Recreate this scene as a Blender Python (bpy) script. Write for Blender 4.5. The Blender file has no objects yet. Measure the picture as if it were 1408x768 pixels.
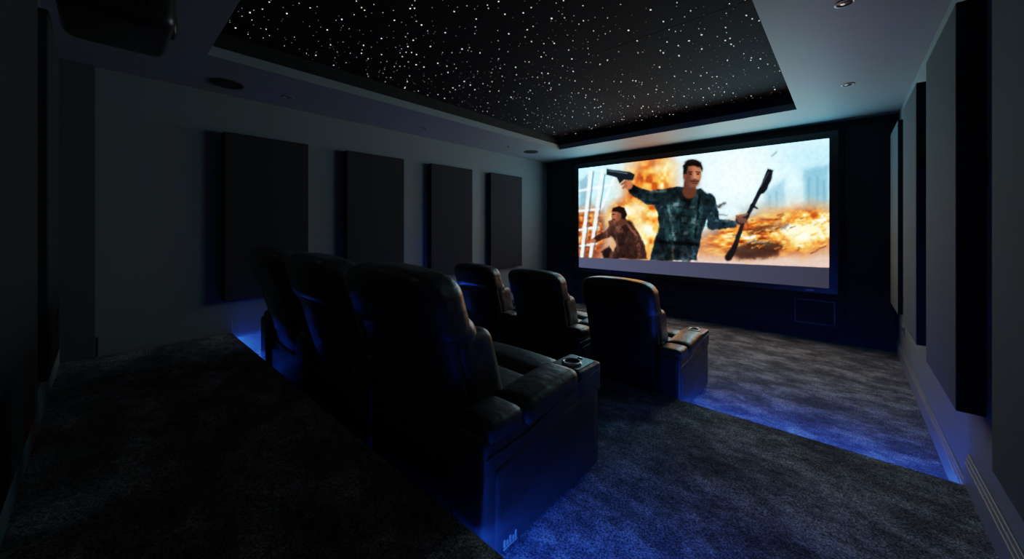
import bpy, bmesh, math, random
import numpy as np
from mathutils import Vector, Matrix
random.seed(7); np.random.seed(7)
scene=bpy.context.scene
# camera-like tone curve (linear in the darks, soft shoulder for the bright screen)
KX=[0,.15,.3,.7,1.5,3,6,12]; KY=[0,.16,.27,.41,.58,.75,.89,1.0]
WL=12.0
vw=scene.view_settings
vw.view_transform='Standard'
try: vw.look='None'
except Exception: pass
vw.exposure=0.0
vw.use_curve_mapping=True
cm=vw.curve_mapping
cm.white_level=(WL,WL,WL); cm.black_level=(0,0,0)
cm.extend='HORIZONTAL'
cv=cm.curves[3]
for x,y in zip(KX[1:-1],KY[1:-1]): cv.points.new(x/WL,y)
for p in cv.points: p.handle_type='VECTOR'
cm.update()

# ------------------------------------------------------------------ room dims (metres)
XL,XR=-4.4555,0.447
YB,YF=-0.24,6.0
ZC=2.69
Z1,E1=0.1615,2.80      # middle platform
Z2,E2=0.374,0.845      # rear platform
CAMZ=1.4115
TL,TR,TN,TF=-3.527,-0.377,0.506,5.08
ZS=2.885               # star panel level

# ------------------------------------------------------------------ materials
def newmat(name):
    m=bpy.data.materials.new(name); m.use_nodes=True
    nt=m.node_tree; nt.nodes.clear()
    out=nt.nodes.new('ShaderNodeOutputMaterial')
    b=nt.nodes.new('ShaderNodeBsdfPrincipled')
    nt.links.new(b.outputs[0],out.inputs[0])
    return m,nt,b,out
def noise(nt,scale,detail=3,rough=.5,coord='Object',stretch=None):
    tc=nt.nodes.new('ShaderNodeTexCoord'); n=nt.nodes.new('ShaderNodeTexNoise')
    n.inputs['Scale'].default_value=scale; n.inputs['Detail'].default_value=detail; n.inputs['Roughness'].default_value=rough
    if stretch:
        mp=nt.nodes.new('ShaderNodeMapping'); mp.inputs['Scale'].default_value=stretch
        nt.links.new(tc.outputs[coord],mp.inputs[0]); nt.links.new(mp.outputs[0],n.inputs['Vector'])
    else: nt.links.new(tc.outputs[coord],n.inputs['Vector'])
    return n
def ramp(nt,src,stops):
    r=nt.nodes.new('ShaderNodeValToRGB'); e=r.color_ramp.elements
    e[0].position=stops[0][0]; e[0].color=(*stops[0][1],1)
    e[1].position=stops[-1][0]; e[1].color=(*stops[-1][1],1)
    for p,c in stops[1:-1]:
        k=e.new(p); k.color=(*c,1)
    nt.links.new(src,r.inputs[0]); return r
def bump(nt,b,src,strength,dist,prev=None):
    bp=nt.nodes.new('ShaderNodeBump'); bp.inputs['Strength'].default_value=strength; bp.inputs['Distance'].default_value=dist
    nt.links.new(src,bp.inputs['Height'])
    if prev: nt.links.new(prev.outputs[0],bp.inputs['Normal'])
    nt.links.new(bp.outputs[0],b.inputs['Normal']); return bp
def simple(name,c1,c2,rough,scale=40,bs=.2,bd=.002,metal=0,spec=.5):
    m,nt,b,o=newmat(name); n=noise(nt,scale,4,.6)
    r=ramp(nt,n.outputs[0],[(.3,c1),(.7,c2)]); nt.links.new(r.outputs[0],b.inputs['Base Color'])
    b.inputs['Roughness'].default_value=rough; b.inputs['Metallic'].default_value=metal
    b.inputs['Specular IOR Level'].default_value=spec
    if bs>0: bump(nt,b,n.outputs[0],bs,bd)
    return m
M={}
M['wall']=simple('wall_paint',(.130,.172,.194),(.142,.186,.208),.75,60,.06,.001,spec=.3)
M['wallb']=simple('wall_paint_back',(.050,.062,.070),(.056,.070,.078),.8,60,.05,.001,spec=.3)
M['ceil']=simple('ceiling_paint',(.20,.275,.305),(.215,.29,.32),.6,50,.04,.001,spec=.3)
M['black']=simple('black_paint',(.010,.012,.014),(.014,.016,.019),.7,60,.05,.001,spec=.25)
M['panelb']=simple('panel_fabric_dark',(.019,.021,.026),(.030,.033,.039),.95,700,.35,.001,spec=.1)
M['star']=simple('star_fabric',(.004,.005,.008),(.007,.008,.012),.9,300,.2,.001,spec=.1)
M['trim']=simple('trim_paint',(.15,.175,.20),(.165,.19,.215),.45,30,.03,.001,spec=.4)
M['plastic']=simple('black_plastic',(.008,.008,.009),(.012,.012,.013),.35,80,.05,.001)
M['metal']=simple('brushed_metal',(.45,.45,.47),(.55,.55,.57),.25,120,.03,.0005,metal=1)
M['grey']=simple('lamp_trim',(.22,.24,.26),(.26,.28,.3),.4,30,.02,.0005)
M['logo']=simple('logo_thread',(.25,.25,.28),(.3,.3,.33),.5,90,.1,.0005)
# right wall panels : lighter woven felt
m,nt,b,o=newmat('panel_felt_grey')
n=noise(nt,260,5,.75); r=ramp(nt,n.outputs[0],[(.3,(.030,.045,.053)),(.7,(.098,.128,.140))])
nt.links.new(r.outputs[0],b.inputs['Base Color']); b.inputs['Roughness'].default_value=.95; b.inputs['Specular IOR Level'].default_value=.1
bump(nt,b,n.outputs[0],.5,.003); M['felt']=m
# carpet
m,nt,b,o=newmat('carpet_pile')
big=noise(nt,3.4,6,.66,stretch=(1.0,1.5,1)); fine=noise(nt,125,4,.8); mid=noise(nt,24,4,.75)
r1=ramp(nt,big.outputs[0],[(.38,(.080,.084,.093)),(.5,(.145,.151,.164)),(.62,(.29,.30,.32))])
r2=ramp(nt,fine.outputs[0],[(.37,(.12,.12,.12)),(.5,(.9,.9,.9)),(.64,(2.4,2.4,2.4))])
r3=ramp(nt,mid.outputs[0],[(.3,(.55,.55,.55)),(.7,(1.45,1.45,1.45))])
mx=nt.nodes.new('ShaderNodeMix'); mx.data_type='RGBA'; mx.blend_type='MULTIPLY'; mx.inputs[0].default_value=1
nt.links.new(r1.outputs[0],mx.inputs[6]); nt.links.new(r2.outputs[0],mx.inputs[7])
mx2=nt.nodes.new('ShaderNodeMix'); mx2.data_type='RGBA'; mx2.blend_type='MULTIPLY'; mx2.inputs[0].default_value=1
nt.links.new(mx.outputs[2],mx2.inputs[6]); nt.links.new(r3.outputs[0],mx2.inputs[7])
nt.links.new(mx2.outputs[2],b.inputs['Base Color']); b.inputs['Roughness'].default_value=1; b.inputs['Specular IOR Level'].default_value=.05
b1=bump(nt,b,big.outputs[0],.5,.05); b2=bump(nt,b,mid.outputs[0],.6,.012,b1); b3=bump(nt,b,fine.outputs[0],.9,.006,b2)
M['carpet']=m
# leather
m,nt,b,o=newmat('black_leather')
n1=noise(nt,6,3,.5); n2=noise(nt,220,2,.5); n3=noise(nt,14,3,.5,stretch=(.45,1,1.8))
r=ramp(nt,n1.outputs[0],[(.3,(.015,.017,.021)),(.7,(.024,.027,.032))]); nt.links.new(r.outputs[0],b.inputs['Base Color'])
b.inputs['Roughness'].default_value=.38; b.inputs['Specular IOR Level'].default_value=.6
b1=bump(nt,b,n1.outputs[0],.32,.03); b2=bump(nt,b,n3.outputs[0],.22,.02,b1); bump(nt,b,n2.outputs[0],.22,.0015,b2)
M['leather']=m
def emis(name,col,st,sampling='AUTO'):
    m=bpy.data.materials.new(name); m.use_nodes=True; nt=m.node_tree; nt.nodes.clear()
    o=nt.nodes.new('ShaderNodeOutputMaterial'); e=nt.nodes.new('ShaderNodeEmission')
    e.inputs[0].default_value=(*col,1); e.inputs[1].default_value=st
    nt.links.new(e.outputs[0],o.inputs[0])
    try: m.cycles.emission_sampling=sampling
    except: pass
    return m,nt,e
M['led'],_,_=emis('led_blue',(.02,.11,1.0),800)
M['led2'],_,_=emis('led_blue_rear',(.02,.11,1.0),330)
M['star_pt'],nt,e=emis('fibre_optic_star',(1,1,1),1.0,'NONE')
at=nt.nodes.new('ShaderNodeAttribute'); at.attribute_name='Col'; nt.links.new(at.outputs['Color'],e.inputs[0])
M['screen'],nt,e=emis('projected_picture',(1,1,1),1.0,'FRONT')
at=nt.nodes.new('ShaderNodeAttribute'); at.attribute_name='Col'; nt.links.new(at.outputs['Color'],e.inputs[0])

# ------------------------------------------------------------------ mesh helpers
def link(o,parent=None):
    scene.collection.objects.link(o)
    if parent: o.parent=parent
    return o
def obj(name,mesh,mat=None,parent=None,loc=(0,0,0)):
    o=bpy.data.objects.new(name,mesh); o.location=loc
    if mat is not None and len(mesh.materials)==0: mesh.materials.append(M[mat] if isinstance(mat,str) else mat)
    return link(o,parent)
def empty(name,loc=(0,0,0)):
    o=bpy.data.objects.new(name,None); o.location=loc; o.empty_display_size=.1; return link(o)
def boxes_mesh(name,bl,bevel=0,seg=2,smooth=False):
    bm=bmesh.new()
    for (x0,x1,y0,y1,z0,z1) in bl:
        g=bmesh.ops.create_cube(bm,size=1)
        for v in g['verts']:
            v.co=Vector(((x0+x1)/2+v.co.x*(x1-x0),(y0+y1)/2+v.co.y*(y1-y0),(z0+z1)/2+v.co.z*(z1-z0)))
    if bevel>0: bmesh.ops.bevel(bm,geom=bm.edges[:],offset=bevel,segments=seg,profile=.5,affect='EDGES')
    me=bpy.data.meshes.new(name); bm.to_mesh(me); bm.free()
    if smooth:
        for p in me.polygons: p.use_smooth=True
    return me
def boxobj(name,bl,mat,bevel=0,parent=None,seg=2):
    if isinstance(bl,tuple): bl=[bl]
    return obj(name,boxes_mesh(name,bl,bevel,seg),mat,parent)
def cushion(name,x0,x1,y0,y1,z0,z1,r,puff=(0,0,0),n=14,warp=None):
    """rounded, inflated box"""
    bm=bmesh.new(); bmesh.ops.create_cube(bm,size=2)
    bmesh.ops.subdivide_edges(bm,edges=bm.edges[:],cuts=n,use_grid_fill=True)
    hx,hy,hz=(x1-x0)/2,(y1-y0)/2,(z1-z0)/2; c=Vector(((x0+x1)/2,(y0+y1)/2,(z0+z1)/2))
    rr=min(r,hx*.999,hy*.999,hz*.999)
    for v in bm.verts:
        a,b_,c_=v.co
        # denser sampling near the rounded borders
        f=lambda t: math.copysign(1-(1-abs(t))**1.5,t)
        a,b_,c_=f(a),f(b_),f(c_)
        p=Vector((a*hx,b_*hy,c_*hz))
        core=Vector((max(-hx+rr,min(hx-rr,p.x)),max(-hy+rr,min(hy-rr,p.y)),max(-hz+rr,min(hz-rr,p.z))))
        d=p-core
        if d.length>1e-9: p=core+d.normalized()*rr
        u,w,q=p.x/hx,p.y/hy,p.z/hz
        p.x+=puff[0]*u*(1-w*w)*(1-q*q); p.y+=puff[1]*w*(1-u*u)*(1-q*q); p.z+=puff[2]*q*(1-u*u)*(1-w*w)
        p+=c
        if warp: p=warp(p)
        v.co=p
    me=bpy.data.meshes.new(name); bm.to_mesh(me); bm.free()
    for p in me.polygons: p.use_smooth=True
    return me
def tube(name,pts,r,cyc=False,res=6):
    cu=bpy.data.curves.new(name,'CURVE'); cu.dimensions='3D'; cu.bevel_depth=r; cu.bevel_resolution=2
    s=cu.splines.new('POLY'); s.points.add(len(pts)-1)
    for i,p in enumerate(pts): s.points[i].co=(*p,1)
    s.use_cyclic_u=cyc
    o=bpy.data.objects.new(name,cu)
    dg=bpy.context.evaluated_depsgraph_get()
    scene.collection.objects.link(o); dg.update()
    me=bpy.data.meshes.new_from_object(o.evaluated_get(dg)); 
    bpy.data.objects.remove(o); 
    for p in me.polygons: p.use_smooth=True
    return me
def lathe(name,prof,n=32):
    vs=[];fs=[]
    for (r,z) in prof:
        for i in range(n):
            a=2*math.pi*i/n; vs.append((r*math.cos(a),r*math.sin(a),z))
    for j in range(len(prof)-1):
        for i in range(n):
            k=(i+1)%n; fs.append((j*n+i,j*n+k,(j+1)*n+k,(j+1)*n+i))
    me=bpy.data.meshes.new(name); me.from_pydata(vs,[],fs)
    for p in me.polygons: p.use_smooth=True
    return me

# ------------------------------------------------------------------ room shell
T=.15
boxobj('floor',(XL-T,XR+T,YB-T,YF+T,-.12,0),'carpet')
boxobj('wall_left',(XL-T,XL,YB-T,YF+T,0,ZC+.3),'wall')
boxobj('wall_right',(XR,XR+T,YB-T,YF+T,0,ZC+.3),'wall')
boxobj('wall_front',(XL,XR,YF,YF+T,0,ZC+.3),'black')
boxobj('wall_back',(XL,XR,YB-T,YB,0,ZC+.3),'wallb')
o=boxobj('ceiling',[(XL,TL,YB,YF,ZC,ZC+.3),(TR,XR,YB,YF,ZC,ZC+.3),(TL,TR,YB,TN,ZC,ZC+.3),(TL,TR,TF,YF,ZC,ZC+.3)],'ceil')
# inner reveal: painted lower lip, then dark liner and star panels
lip=.012
boxobj('trim_1',[(TL,TL+lip,TN,TF,ZC,ZC+.075),(TR-lip,TR,TN,TF,ZC,ZC+.075),(TL+lip,TR-lip,TN,TN+lip,ZC,ZC+.075),(TL+lip,TR-lip,TF-lip,TF,ZC,ZC+.075)],'ceil')
boxobj('trim_2',[(TL,TL+.008,TN,TF,ZC+.075,ZS),(TR-.008,TR,TN,TF,ZC+.075,ZS),(TL,TR,TN,TN+.008,ZC+.075,ZS),(TL,TR,TF-.008,TF,ZC+.075,ZS)],'black')
xm=-1.93; ym=2.81; g=.003
boxobj('star_ceiling_panel',[(TL,xm-g,TN,ym-g,ZS,ZS+.05),(xm+g,TR,TN,ym-g,ZS,ZS+.05),(TL,xm-g,ym+g,TF,ZS,ZS+.05),(xm+g,TR,ym+g,TF,ZS,ZS+.05),(TL,TR,TN,TF,ZS+.05,ZS+.1)],'star',.0)
# stars
vs=[];fs=[];cols=[]
pts=[]
tries=0
while len(pts)<1350 and tries<80000:
    tries+=1
    x=random.uniform(TL+.05,TR-.05); y=random.uniform(TN+.05,TF-.05)
    if all((x-a)**2+(y-b)**2>.030**2 for a,b in pts): pts.append((x,y))
for x,y in pts:
    q=random.random(); r=.0016+.0026*q**4
    br=.6+10.0*q**3
    w=random.random()
    col=(1.0*br,(.90+.08*w)*br,(.62+.38*w)*br,1)
    base=len(vs); 
    for i in range(8):
        a=math.pi*i/4; vs.append((x+r*math.cos(a),y+r*math.sin(a),ZS-.002)); cols.append(col)
    vs.append((x,y,ZS-.004)); cols.append(col)
    for i in range(8): fs.append((base+i,base+8,base+(i+1)%8))
me=bpy.data.meshes.new('fibre_optic_stars'); me.from_pydata(vs,[],fs)
ca=me.color_attributes.new('Col','FLOAT_COLOR','POINT'); ca.data.foreach_set('color',np.array(cols,dtype=np.float32).ravel())
obj('fibre_optic_stars',me,'star_pt')

# platforms (carpet covered, with nosing lip that hides the led strip)
def platform(name,z0,z1,y1):
    return boxobj(name,[(XL+.001,XR-.001,YB+.001,y1-.040,z0,z1-.03),(XL+.001,XR-.001,YB+.001,y1,z1-.036,z1),(XL+.001,XR-.001,y1-.010,y1,z1-.046,z1-.030)],'carpet',.004)
platform('carpeted_platform',0,Z1,E1)
platform('carpeted_platform',Z1,Z2,E2)
def strip(E,Z,xs,mat): boxobj('led_strip',[(a,b,E-.039,E-.027,Z-.050,Z-.040) for a,b in xs],mat)
strip(E1,Z1,((-.80,XR-.02),(XL+.02,-3.50)),'led')
strip(E2,Z2,((-.90,-.05),(XL+.02,-3.75)),'led2')

# baseboards (plinth + ogee cap)
def base_y(name,x,side,segs):
    bl=[]
    for (y0,y1,z) in segs:
        for (t,a,b) in ((.018,0,.115),(.013,.115,.135),(.008,.135,.155)):
            bl.append((x,x+t,y0,y1,z+a,z+b) if side>0 else (x-t,x,y0,y1,z+a,z+b))
    boxobj(name,bl,'trim',.002,seg=1)
base_y('baseboard_left',XL,1,[(E1,YF-.02,0),(E2,E1,Z1),(-.03,E2,Z2)])
base_y('baseboard_right',XR,-1,[(E1,YF-.02,0),(E2,E1,Z1),(YB,E2,Z2)])
bl=[]
for (t,a,b) in ((.018,0,.115),(.013,.115,.135),(.008,.135,.155)):
    bl.append((XL+.03,XR-.03,YB,YB+t,Z2+a,Z2+b))
boxobj('baseboard_back',bl,'trim',.002,seg=1)
bl=[]
for (t,a,b) in ((.018,0,.115),(.013,.115,.135),(.008,.135,.155)):
    bl.append((XL+.02,XR-.02,YF-t,YF,a,b))
boxobj('baseboard_front',bl,'black',.002,seg=1)
# dark return next to the rear corner
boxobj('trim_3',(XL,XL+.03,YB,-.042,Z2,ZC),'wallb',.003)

# acoustic panels (dark wrapped edges, woven face)
def apanel(x0,x1,y0,y1,z0,z1,mat,face=None): 
    o=boxobj('acoustic_wall_panel',(x0,x1,y0,y1,z0,z1),mat,.006)
    if face:
        o.data.materials.append(M[face])
        for p in o.data.polygons:
            if p.normal.x<-.9: p.material_index=1
    return o
for (y0,y1) in ((.766,1.505),(1.924,2.685),(3.117,3.898),(4.305,5.101)):
    apanel(XL,XL+.1,y0,y1,.705,2.313,'panelb')
for (y0,y1) in ((1.2,1.98),(2.517,3.32),(3.74,4.50),(4.93,5.66)):
    apanel(XR-.085,XR,y0,y1,.60,2.40,'black','felt')
for (x0,x1) in ((-2.95,-2.42),(-2.05,-1.25),(-.85,-.1)):
    apanel(x0,x1,YB,YB+.09,.78,2.30,'panelb')
# black fabric side panels on the screen wall
apanel(-.005,.42,YF-.03,YF,.17,2.62,'black')
apanel(XL+.02,-3.80,YF-.03,YF,.17,2.62,'black')

# in-wall speakers
def grille(x0,x1,z0,z1):
    e=empty('in_wall_speaker',((x0+x1)/2,YF,(z0+z1)/2)); w=(x1-x0)/2; h=(z1-z0)/2
    fr=boxobj('bezel',[(-w,w,-.012,0,h-.012,h),(-w,w,-.012,0,-h,-h+.012),(-w,-w+.012,-.012,0,-h,h),(w-.012,w,-.012,0,-h,h)],'plastic',.001,e,1)
    boxobj('grille_cloth',(-w+.01,w-.01,-.008,0,-h+.01,h-.01),'panelb',0,e)
grille(-2.22,-1.45,.185,.50); grille(-.485,-.09,.19,.49)

# ceiling speakers / downlights
for (x,y) in ((-4.10,.74),(-3.97,4.88)):
    e=empty('ceiling_speaker',(x,y,ZC))
    obj('ring',lathe('ring',[(.125,0),(.125,-.006),(.112,-.008),(.108,-.003)]),'black',e)
    obj('mesh_grille',lathe('grille',[(.109,-.003),(.06,-.006),(.0001,-.007)]),'panelb',e)
dl_r=lathe('dl_ring',[(.047,0),(.047,-.004),(.036,-.006),(.034,.0)]); dl_r.materials.append(M['grey'])
dl_b=lathe('dl_baf',[(.0345,-.0005),(.022,-.001),(.02,-.003)]); dl_b.materials.append(M['plastic'])
dl_l=lathe('dl_len',[(.0205,-.003),(.012,-.005),(.0001,-.006)]); dl_l.materials.append(M['metal'])
for (x,y,on) in ((-4.07,1.22,0),(-4.05,2.784,0),(-3.99,4.33,0),(.0,2.838,0),(.02,4.483,0),(.02,1.2,0),(-3.1,.14,1),(-1.2,.14,1)):  # last two fittings are added out of view to carry fill light
    e=empty('recessed_downlight',(x,y,ZC))
    obj('trim_ring',dl_r,None,e); obj('baffle',dl_b,None,e); obj('lens',dl_l,None,e)
    if on:   # added fill spots, unseen, to lift the rear carpet and chair backs
        l=bpy.data.lights.new('rear_fill_spot','SPOT'); l.energy=.6; l.color=(1,.90,.83); l.spot_size=math.radians(150); l.spot_blend=1; l.shadow_soft_size=.04
        lo=bpy.data.objects.new('rear_fill_spot',l); lo.location=(0,0,-.012); link(lo,e)
# socket
e=empty('power_socket',(XR,5.48,.36))
boxobj('plate',(-.008,0,-.07,.07,-.043,.043),'grey',.002,e); boxobj('insert',(-.010,-.007,-.05,.05,-.02,.02),'plastic',0,e)

# projector
e=empty('ceiling_projector',(-2.44,.05,2.385))
obj('body',cushion('pbody',-.24,.24,-.18,.17,-.10,.10,.05,(.0,.0,.01),10),'plastic',e)
boxobj('mount_pole',(-.025,.025,-.025,.025,.09,.29),'plastic',.004,e); boxobj('mount_plate',(-.09,.09,-.09,.09,.285,.30),'plastic',.003,e)
boxobj('side_vent',[(.238,.246,-.12+i*.025,-.108+i*.025,-.05,.05) for i in range(9)],'black',0,e)
o=obj('lens_barrel',lathe('lens',[(.06,0),(.06,.02),(.05,.03),(.045,.02),(.0001,.01)]),'plastic',e); o.rotation_euler=(-math.pi/2,0,0); o.location=(0,.16,0)
o=obj('lens_glass',lathe('lg',[(.045,.015),(.02,.022),(.0001,.024)]),'plastic',e); o.rotation_euler=(-math.pi/2,0,0); o.location=(0,.16,0)

# ------------------------------------------------------------------ projection screen with picture
SX0,SX1,SZ0,SZ1=-3.655,-.144,.665,2.482
SY=5.90
e=empty('projection_screen',((SX0+SX1)/2,YF,(SZ0+SZ1)/2))
W,H=(SX1-SX0)/2,(SZ1-SZ0)/2; F=.085
boxobj('frame',[(-W-F,W+F,-.12,-.03,H,H+F),(-W-F,W+F,-.12,-.03,-H-F*.8,-H),(-W-F,-W,-.12,-.03,-H,H),(W,W+F,-.12,-.03,-H,H)],'plastic',.004,e)
boxobj('back_box',(-W-F+.01,W+F-.01,-.095,0,-H-.06,H+.07),'black',0,e)
boxobj('badge',(W-.22,W-.14,-.122,-.119,-H-.045,-H-.03),'logo',0,e)
NX,NY=480,256
sx=np.linspace(-W,W,NX); sz=np.linspace(-H,H,NY)
GX,GZ=np.meshgrid(sx,sz)
# picture coordinates: homography from the screen rectangle to the picture layout
def hom(X,Z):
    wx=X+(SX0+SX1)/2; wz=Z+(SZ0+SZ1)/2-CAMZ; wy=SY; s,c=.6701,.7422
    d=-s*wx+c*wy; l=c*wx+s*wy
    return 704+507.3*l/d, 311.65-507.3*wz/d
U,V=hom(GX,GZ)
rng=np.random.RandomState(3)
def vnoise(sc,seed,sy=None):
    r=np.random.RandomState(seed); sy=sy or sc
    g=r.rand(260,260); x=(U-780)/sc; y=(V-170)/sy
    xi=np.floor(x).astype(int)%258; yi=np.floor(y).astype(int)%258; fx=x-np.floor(x); fy=y-np.floor(y)
    fx=fx*fx*(3-2*fx); fy=fy*fy*(3-2*fy)
    return (g[yi,xi]*(1-fx)+g[yi,xi+1]*fx)*(1-fy)+(g[yi+1,xi]*(1-fx)+g[yi+1,xi+1]*fx)*fy
def fbm(sc,seed,sy=None):
    sy=sy or sc
    return .5*vnoise(sc,seed,sy)+.3*vnoise(sc/2.1,seed+1,sy/2.1)+.2*vnoise(sc/4.3,seed+2,sy/4.3)
wob=(fbm(9,90)-.5)*3.0; wob2=(fbm(9,95)-.5)*3.0
def sd_poly(P,wb=1):
    X=U+wob*wb; Y=V+wob2*wb
    d=np.full(U.shape,1e9); s=np.ones(U.shape)
    n=len(P)
    for i in range(n):
        a=P[i]; b=P[i-1]
        ex,ey=b[0]-a[0],b[1]-a[1]; wx,wy=X-a[0],Y-a[1]
        t=np.clip((wx*ex+wy*ey)/(ex*ex+ey*ey),0,1)
        bx,by=wx-ex*t,wy-ey*t; d=np.minimum(d,bx*bx+by*by)
        c1=Y>=a[1]; c2=Y<b[1]; c3=ex*wy>ey*wx
        fl=(c1&c2&c3)|(~c1&~c2&~c3); s=np.where(fl,-s,s)
    return s*np.sqrt(d)
def sd_cap(a,b,r1,r2,wb=.5):
    X=U+wob*wb; Y=V+wob2*wb
    ex,ey=b[0]-a[0],b[1]-a[1]; wx,wy=X-a[0],Y-a[1]
    t=np.clip((wx*ex+wy*ey)/(ex*ex+ey*ey+1e-9),0,1)
    return np.hypot(wx-ex*t,wy-ey*t)-(r1+(r2-r1)*t)
def sd_ell(c,rx,ry,wb=.3,ang=0):
    X=U+wob*wb-c[0]; Y=V+wob2*wb-c[1]; ca,sa=math.cos(ang),math.sin(ang)
    x=X*ca+Y*sa; y=-X*sa+Y*ca
    return (np.hypot(x/rx,y/ry)-1)*min(rx,ry)
IMG=np.zeros(U.shape+(3,))
def mix(mask,col):
    global IMG
    m=np.clip(mask,0,1)[...,None]; c=np.array(col) if not isinstance(col,np.ndarray) else col
    IMG=IMG*(1-m)+c*m
def fill(sd,col,soft=.8,al=1): mix(al*(1/(1+np.exp(np.clip(sd/soft*2.2,-40,40)))),col)
def glow(c,rx,ry,col,al=1,ang=0,p=1):
    X=U-c[0]; Y=V-c[1]; ca,sa=math.cos(ang),math.sin(ang); x=X*ca+Y*sa; y=-X*sa+Y*ca
    mix(al*np.exp(-((x/rx)**2+(y/ry)**2)**p),col)
def fire(c,rx,ry,seed,gain=1.0,al=1,sc=14,sy=10,ang=0,base=.25):
    X=U-c[0]; Y=V-c[1]; ca,sa=math.cos(ang),math.sin(ang); x=X*ca+Y*sa; y=-X*sa+Y*ca
    env=np.exp(-((x/rx)**2+(y/ry)**2)**1.3)
    nz=fbm(sc,seed,sy); nz=np.clip((nz-.5)*1.9+.5,0,1)
    f=np.clip((.35+.65*env)*(base+gain*nz),0,1)
    kx=[0,.18,.35,.52,.70,.85,1]
    col=np.stack([np.interp(f,kx,[.34,.54,.80,.93,.96,.97,.98]),np.interp(f,kx,[.19,.25,.40,.60,.78,.93,1]),np.interp(f,kx,[.15,.14,.16,.27,.44,.72,.97])],-1)
    edge=np.clip(env*1.9-.35*(1-nz),0,1)
    mix(al*edge,col)
# background
k=((U-796)/344)[...,None]
IMG[:]=np.array([.78,.95,.99])*(1-k)+np.array([.84,.97,1.0])*k
glow((1010,240),60,50,(.94,.995,1)); glow((930,225),50,25,(.88,.98,1),.9)
glow((1120,215),50,22,(.72,.90,.97),.8)
# distant buildings
fill(sd_poly([(1052,262),(1080,246),(1082,310),(1048,312)]),(.55,.74,.84),4,.7)
fill(sd_poly([(1104,232),(1140,226),(1140,290),(1106,292)]),(.48,.69,.78),4,.75)
fill(sd_poly([(1082,262),(1104,258),(1104,300),(1082,300)]),(.78,.90,.94),3,.7)
for i,(a,b) in enumerate(((1058,270),(1068,264),(1112,245),(1124,243),(1133,250))):
    fill(sd_cap((a,b),(a,b+34),1.2,1.2),(.42,.60,.70),1.8,.5)
fill(sd_poly([(1018,285),(1060,276),(1070,300),(1018,305)]),(.62,.70,.72),4,.6)
# lower ground haze
mix(np.clip((V-312)/22,0,1)*.9,(.84,.64,.50))
mix(np.clip((V-347)/9,0,1)*.8,(.88,.79,.76))
# right fire
glow((1085,312),70,34,(.95,.80,.62),.8,-.1,1.6)
fire((1056,322),90,26,11,1.0,.95,18,6,-.12,.18)
fire((1106,316),44,30,31,.9,1,13,9,-.25,.38)
glow((1106,322),24,13,(1,.95,.62),1,-.2,1.3); glow((1103,323),15,9,(1,1,.94),1)
fill(sd_poly([(1000,345),(1036,330),(1078,336),(1068,352),(1020,357)],2.6),(.24,.15,.14),3,.85)
fill(sd_cap((1032,317),(1084,309),4.5,2,3),(.36,.19,.13),3,.75)
fill(sd_cap((985,284),(998,280),2.5,1,2),(.3,.25,.25),1.5,.9)
fill(sd_cap((978,292),(1000,296),1.2,.8,2),(.4,.35,.35),1.5,.8)
for q in range(60):
    x=rng.uniform(1005,1138); y=rng.uniform(292,350); L=rng.uniform(2,10); a=rng.uniform(-.5,.0)
    c=[(1,.85,.5),(.35,.16,.1),(.95,.60,.25)][q%3]
    fill(sd_cap((x,y),(x+L*math.cos(a),y+L*math.sin(a)),.8,.3,1),c,1,.8)
# left fire and smoke
glow((890,285),44,80,(.95,.84,.70),.95,0,1.8)
fire((890,285),34,80,41,1.0,1,17,20,.15,.34)
fire((858,300),26,26,61,.9,.9,12,10,0,.46)
glow((878,322),11,24,(1,.97,.75),.95); glow((872,288),8,10,(1,.95,.75),.8); glow((905,232),8,7,(1,.92,.72),.8)
# left scaffold / windows
mix(np.clip((832-U)/14,0,1)*np.clip((V-282)/14,0,1)*.9,(.50,.28,.22))
fire((812,318),22,34,71,1.0,.8,8,8,0,.05)
fill(sd_poly([(797,250),(808,240),(812,282),(797,286)]),(.45,.60,.68),2,.6)
for a,b,r in (((812,236),(800,352),2.2),((828,234),(812,352),2.2),((846,240),(828,284),1.6),((797,262),(842,254),1.5),((797,290),(826,287),1.5),((797,316),(822,312),1.5),((798,338),(820,335),1.3)):
    fill(sd_cap(a,b,r,r,.3),(.93,.98,1),.9,.95)
for a,b in (((816,236),(804,352)),((832,240),(816,350))):
    fill(sd_cap(a,b,.8,.8,.3),(.35,.45,.52),.8,.8)
# crouching man
BG=IMG.copy()
brown=(.26,.17,.15)
fill(sd_poly([(836,304),(850,298),(866,303),(878,318),(887,338),(890,356),(838,356),(848,336),(840,322)]),brown,1.2)
fill(sd_cap((850,308),(834,322),7,5),(.34,.23,.20),1); fill(sd_cap((834,322),(818,330),5,3.2),(.30,.20,.18),1)
fill(sd_cap((862,310),(852,334),6,5),(.20,.13,.12),1)
fill(sd_cap((858,302),(874,322),1.8,1.2),(.62,.42,.33),1.2,.7); fill(sd_cap((846,318),(850,345),1.4,1.2),(.45,.32,.28),1.2,.7)
fill(sd_poly([(838,338),(826,346),(830,356),(850,356)]),(.18,.12,.12),1.5)
D=np.clip(np.abs(IMG-BG).sum(-1)*3,0,1); fo=fbm(9,220,12)
IMG=IMG*(1+(D*(fo-.5)*1.2)[...,None]); mix(D*np.clip((fo-.62)*3,0,.4),(.60,.42,.33))
fill(sd_ell((815,331),4,3),(.72,.46,.34),.8)
fill(sd_cap((853,298),(856,304),5,6),(.40,.25,.20),.9)
fill(sd_ell((847,296),6.6,8.6,.2,.15),(.68,.44,.34),.8); fill(sd_ell((851,298),3.2,5,.2),(.48,.30,.23),1.2,.7)
fill(sd_poly([(842,291),(843,286),(850,283),(859,286),(862,294),(859,301),(855,300),(854,294),(848,291)],.8),(.14,.09,.08),.9)
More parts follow.
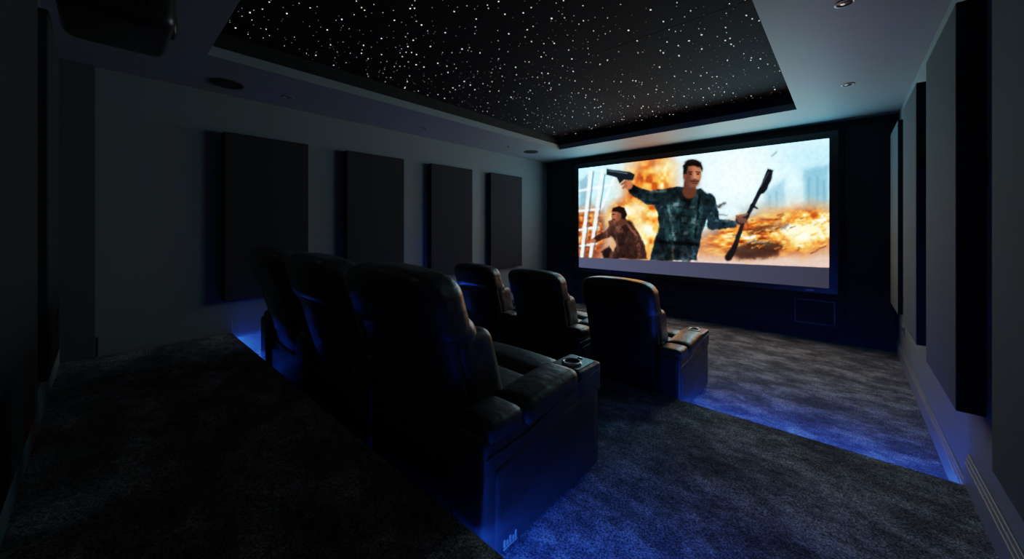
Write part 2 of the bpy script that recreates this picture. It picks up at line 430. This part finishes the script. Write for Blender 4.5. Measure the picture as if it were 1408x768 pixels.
fill(sd_cap((842.5,294.5),(845,294.5),.7,.5,0),(.15,.08,.07),.5); fill(sd_cap((842.5,301.2),(846,301.4),.7,.6,0),(.35,.16,.14),.5); fill(sd_cap((844,302.5),(849,304),1.2,1,0),(.42,.26,.2),.8,.6)
# main man (layer painted, then given cloth folds / rim light)
BG=IMG.copy()
teal=(.12,.19,.22)
fill(sd_cap((975,276),(982,306),10,8),teal,1); fill(sd_cap((980,308),(1008,308),8,5),(.14,.22,.26),1)
fill(sd_cap((985,303),(1004,304),1.6,1),(.38,.50,.55),1,.7)
fill(sd_poly([(912,262),(934,255),(948,260),(964,260),(978,270),(974,296),(966,318),(962,340),(958,358),(893,358),(900,334),(906,312),(904,292),(898,280)]),teal,1.1)
fill(sd_poly([(918,268),(940,264),(960,268),(968,282),(962,318),(955,330),(914,328),(912,300)]),(.15,.25,.27),1)
fill(sd_poly([(930,262),(945,268),(956,264),(950,278),(936,276)]),(.10,.13,.14),.8)
for (x,y,w,h,c) in ((920,300,12,12,(.30,.40,.41)),(936,302,11,12,(.26,.36,.38)),(950,304,10,12,(.32,.42,.43)),(922,318,11,9,(.23,.32,.34)),(938,320,10,9,(.28,.37,.38)),(925,281,10,9,(.33,.43,.44)),(948,284,10,8,(.27,.37,.39))):
    fill(sd_poly([(x,y-h/2),(x+w,y-h/2+1),(x+w-1,y+h/2),(x-1,y+h/2-1)],.9),(c[0]*.3,c[1]*.3,c[2]*.3),1.0)
    fill(sd_poly([(x+1,y-h/2+1),(x+w-1,y-h/2+2),(x+w-2,y+h/2-2),(x,y+h/2-2)],.9),c,1.2)
fill(sd_cap((916,268),(928,330),1.6,1.6),(.34,.44,.45),.8,.8); fill(sd_cap((962,268),(956,326),1.6,1.6),(.06,.09,.1),.8,.9)
fill(sd_cap((908,332),(958,336),2.6,2.6),(.05,.07,.08),.9)
fill(sd_cap((912,344),(908,358),5,6),(.22,.26,.28),1.5,.8); fill(sd_cap((940,344),(944,358),5,6),(.20,.24,.26),1.5,.8)
fill(sd_cap((926,340),(924,358),1.3,2),(.5,.4,.33),1.2,.7)
fill(sd_cap((920,270),(892,272),11,9.5),(.13,.20,.22),1); fill(sd_cap((892,272),(870,261),9,6),(.15,.23,.26),1)
fill(sd_cap((915,262),(890,264),2.0,1.5),(.42,.50,.52),1.2,.8); fill(sd_cap((905,280),(886,276),1.5,1.2),(.05,.07,.08),1,.8)
fill(sd_cap((874,262),(868,258),5,5),(.08,.10,.11),.8)
# folds
D=np.clip(np.abs(IMG-BG).sum(-1)*4,0,1)
fold=fbm(11,120,16); fold2=fbm(7,140,5)
IMG=IMG*(1+(D*((fold-.5)*1.7+(fold2-.5)*.5))[...,None])
mix(D*np.clip((fold-.60)*2.8,0,.35),(.45,.54,.55)); mix(D*np.clip((.36-fold2)*3,0,.4),(.04,.05,.06))
fill(sd_ell((864,254),6,6.5),(.74,.48,.36),.9)
fill(sd_cap((860,250),(855,253),2,1.6),(.62,.38,.28),.7); fill(sd_cap((861,255),(857,258),2,1.6),(.66,.42,.31),.7)
fill(sd_poly([(834,232),(866,236),(873,240),(870,248),(858,247),(852,252),(848,244),(834,240)],.3),(.12,.15,.18),.8)
fill(sd_cap((837,234.5),(862,238),.8,.8),(.45,.52,.58),.7,.8)
# far hand + rifle stock held upright
fill(sd_cap((1006,350),(1022,306),3.6,2.8,.6),(.16,.14,.15),1)
fill(sd_cap((1024,304),(1050,254),2.6,3.2,.5),(.12,.14,.18),.9)
fill(sd_poly([(1042,268),(1050,243),(1056,232),(1064,234),(1061,248),(1050,266)],.9),(.10,.11,.14),1.0)
fill(sd_cap((1034,282),(1041,286),2,1.2,.4),(.12,.12,.15),.8); fill(sd_cap((1046,256),(1057,237),.7,.6,.3),(.40,.46,.52),.8,.7)
fill(sd_cap((1062,214),(1068,209),1,1),(.4,.45,.5),1,.6)
fill(sd_cap((1002,354),(1012,336),5,3.4,.7),(.14,.12,.13),1.1)
fill(sd_ell((1019,302),8,6.5,.3,-.4),(.20,.18,.20),.9)
for i in range(4): fill(sd_cap((1013+i*4,297+i*1.5),(1017+i*3.6,305+i*.6),1.7,1.4,.2),(.52,.36,.30),.7,.9)
fill(sd_cap((1018,297),(1027,294),1.8,1.3,.2),(.60,.42,.34),.7)
# neck/head (drawn slightly enlarged)
U0,V0=U,V
fill(sd_cap((949,252),(948,263),8,10),(.42,.26,.20),1.0)
U=(U0-953)/1.17+953; V=(V0-241)/1.15+240
fill(sd_ell((953,239.5),9.8,14.5,.1,.08),(.66,.44,.35),.8)
fill(sd_ell((957,238),5,8,.1),(.78,.55,.44),2.4,.7)
fill(sd_ell((946.5,243),4.2,12,.1),(.40,.25,.20),1.8,.85)
fill(sd_ell((954,250),6.5,4.5,.1),(.46,.31,.26),2.2,.6)
fill(sd_ell((943,241),2.0,3.6,.1),(.52,.33,.26),.6)
fill(sd_poly([(941,238),(941,228),(947,222.5),(956,221),(963,224.5),(965,231),(963.5,235),(961.5,229.5),(953,228.5),(947,230),(944.5,238)],.8),(.09,.065,.06),.9)
fill(sd_ell((952,224.4),8.5,3.4,.6),(.10,.07,.065),.9); fill(sd_cap((948,223),(956,222.3),.8,.6,.4),(.24,.18,.16),1,.7)
fill(sd_cap((948,236.2),(952,235.6),.6,.6,0),(.2,.12,.09),.6); fill(sd_cap((956.5,235.6),(961,236.4),.6,.6,0),(.2,.12,.09),.6)
fill(sd_ell((950.2,238.4),1.5,.8,0),(.12,.07,.06),.6); fill(sd_ell((958.8,238.4),1.5,.8,0),(.12,.07,.06),.6)
fill(sd_ell((950.2,240.3),2.2,1.0,0),(.48,.31,.25),.8,.6)
fill(sd_cap((955,238),(955.6,243.4),.7,1.2,0),(.82,.60,.49),.7,.7); fill(sd_cap((953.4,244.4),(956.5,244.6),.6,.6,0),(.36,.2,.16),.6,.8)
fill(sd_cap((951,246.8),(959,246.8),.9,.8,0),(.22,.13,.10),.9,.9); fill(sd_cap((952.5,249.4),(957.5,249.4),.6,.6,0),(.38,.19,.16),.6)
U,V=U0,V0
# contrast + fine texture
IMG=np.clip(IMG,0,1); IMG=IMG+(.45*(IMG-.5)*IMG*(1-IMG)*2)
IMG*=(1+(.08*(fbm(4,71)-.5))[...,None])
# unlit lower letter-box band of the screen
line=353+(U-796)*(14/344.)
g2=((U-796)/344)[...,None]
band=np.array([.33,.35,.47])*(1-g2)+np.array([.23,.23,.30])*g2
m=np.clip((V-line)/1.0,0,1)[...,None]; IMG=IMG*(1-m)+band*m
IMG=np.clip(IMG,0,1)
lin=np.where(IMG<=.04045,IMG/12.92,((IMG+.055)/1.055)**2.4)
lin=np.interp(lin,KY,KX)          # scene-referred radiance before the tone curve
vs=np.stack([GX.ravel(),np.zeros(GX.size),GZ.ravel()],1)
idx=np.arange(NX*NY).reshape(NY,NX)
fs=np.stack([idx[:-1,:-1],idx[:-1,1:],idx[1:,1:],idx[1:,:-1]],-1).reshape(-1,4)
me=bpy.data.meshes.new('screen_surface'); me.from_pydata(vs.tolist(),[],fs.tolist())
ca=me.color_attributes.new('Col','FLOAT_COLOR','POINT')
ca.data.foreach_set('color',np.concatenate([lin.reshape(-1,3),np.ones((NX*NY,1))],1).astype(np.float32).ravel())
obj('screen_surface',me,'screen',e,(0,SY-YF,0))

# ------------------------------------------------------------------ recliners
def lean(z): 
    t=max(0,(z-.30))/.78
    return -.20*t-.02*t*t
def warp_back(p):
    q=p.copy()
    rear=max(0,min(1,(.12-p.y)/.14))
    q.x*=1-.13*rear*min(1,max(0,(p.z-.2)/.5))
    q.x*=1+.02*math.sin((p.z-.2)*3)
    q.y+=lean(p.z)+.10*(p.x/.33)**2*(.35 if p.z>.4 else .1)
    return q
def warp_head(p):
    q=warp_back(p); q.z-=.028*(p.x/.34)**4+.016*(p.x/.34)**2
    return q
def warp_seat(p):
    q=p.copy(); q.z+=.03*(p.y-.5); return q
P={}
P['base']=boxes_mesh('base',[(-.32,.32,.03,.78,.02,.33)],.015,2)
P['base'].materials.append(M['plastic'])
P['shell']=cushion('shell',-.325,.325,.055,.17,.04,.985,.05,(0,.012,0),16,warp_back)
P['headrest']=cushion('headrest',-.338,.338,.040,.265,.80,1.085,.072,(0,.015,.01),18,warp_head)
P['headroll']=cushion('headroll',-.335,.335,.10,.29,.70,.90,.085,(0,.02,.0),14,warp_back)
P['lumbar']=cushion('lumbar',-.33,.33,.12,.32,.46,.74,.085,(0,.03,0),14,warp_back)
P['bolsterL']=cushion('bolsterL',-.335,-.23,.12,.345,.44,.82,.05,(0,.01,0),10,warp_back)
P['bolsterR']=cushion('bolsterR',.23,.335,.12,.345,.44,.82,.05,(0,.01,0),10,warp_back)
P['seat']=cushion('seat',-.332,.332,.20,.60,.33,.48,.06,(0,0,.025),14,warp_seat)
P['seat_front']=cushion('seat_front',-.332,.332,.59,.86,.32,.49,.07,(0,.01,.02),14,warp_seat)
P['footrest']=cushion('footrest',-.33,.33,.77,.87,.07,.33,.04,(0,.015,0),10)
# raised seams on the rear of the backrest
def bp(x,y,z): 
    q=warp_back(Vector((x,y,z))); return (q.x,q.y,q.z)
P['seam_left']=tube('seam_left',[bp(-.27,.046,.12+i*.07) for i in range(10)],.0035)
P['seam_right']=tube('seam_right',[bp(.27,.046,.12+i*.07) for i in range(10)],.0035)
for k in P:
    if k!='base': P[k].materials.append(M['leather'])
A={}
A['arm_body']=(cushion('arm_body',.337,.523,.0,.84,.015,.49,.028,(.004,.0,.0),14),'leather')
A['arm_rear_pad']=(cushion('arm_rear',.338,.527,.02,.235,.44,.535,.035,(.0,.0,.008),10),'leather')
def padw(p):
    q=p.copy(); q.z+=.03*(p.y-.42)/.4; return q
A['arm_pad']=(cushion('arm_pad',.334,.536,.225,.635,.445,.555,.042,(.0,.0,.015),14,padw),'leather')
A['arm_console']=(cushion('arm_console',.336,.528,.63,.845,.40,.548,.016,(0,0,0),10),'leather')
A['side_panel']=(cushion('side_panel',.50,.529,.06,.80,.04,.36,.012,(.003,0,0),12,lambda p:Vector((p.x,p.y,p.z+ (.08*(p.y-.06)/.74 if p.z>.2 else 0)))),'leather')
A['piping']=(tube('piping',[(.5285,.02,.415),(.5285,.25,.425),(.5285,.62,.50),(.5285,.83,.515)],.003),'leather')
A['cup_ring']=(lathe('cup_ring',[(.038,.0),(.038,.008),(.042,.012),(.050,.009),(.052,.0)]),'metal')
A['cup_well']=(lathe('cup_well',[(.039,.006),(.036,.0025),(.0001,.001)]),'black')
A['console_plate']=(boxes_mesh('cpl',[(-.075,.075,-.085,.085,0,.004)],.0015,1),'plastic')
A['control_button']=(lathe('btn',[(.014,0),(.014,.005),(.011,.007),(.0001,.007)]),'metal')
A['emblem']=(boxes_mesh('emb',[(.529,.533,.10+i*.016,.108+i*.016,.055,.080-(.008 if i%2 else 0)) for i in range(5)]+[(.529,.533,.10,.175,.045,.049)]),'logo')
for k,(me,mt) in A.items():
    if len(me.materials)==0: me.materials.append(M[mt])
def recliner(x,y,z,s,both=False):
    e=empty('home_cinema_recliner',(x,y,z)); e.scale=(s,s,s)
    for k,me in P.items(): obj(k,me,None,e)
    for sgn in ([0,-.86] if both else [0]):
        tag='' if sgn==0 else '_left'
        for k,(me,mt) in A.items():
            if sgn and k in('emblem','side_panel','piping'): continue
            o=obj(k+tag,me,None,e)
            base=(0,0,0)
            if k in('cup_ring','cup_well'): base=(.432,.715,.5505)
            if k=='console_plate': base=(.432,.738,.547)
            if k=='control_button': base=(.432,.795,.5505)
            o.location=(base[0]+sgn,base[1],base[2])
    return e
for i in range(3): recliner(-1.475-.862*i,.90,Z1,1.0,i==2)
s=.92
for i in range(3): recliner(-.895-.525*s-.85*i,2.82,0,s,i==2)

# ------------------------------------------------------------------ world (very dim)
w=bpy.data.worlds.new('World'); scene.world=w; w.use_nodes=True
w.node_tree.nodes['Background'].inputs[0].default_value=(.02,.03,.04,1); w.node_tree.nodes['Background'].inputs[1].default_value=.05

# ------------------------------------------------------------------ camera
cam=bpy.data.cameras.new('camera'); co=bpy.data.objects.new('camera',cam); link(co)
cam.sensor_width=36; cam.lens=36*507.3/1408; cam.shift_y=-72.35/1408; cam.clip_start=.02
co.location=(0,0,CAMZ); co.rotation_euler=(math.pi/2,0,math.radians(42.07))
scene.camera=co
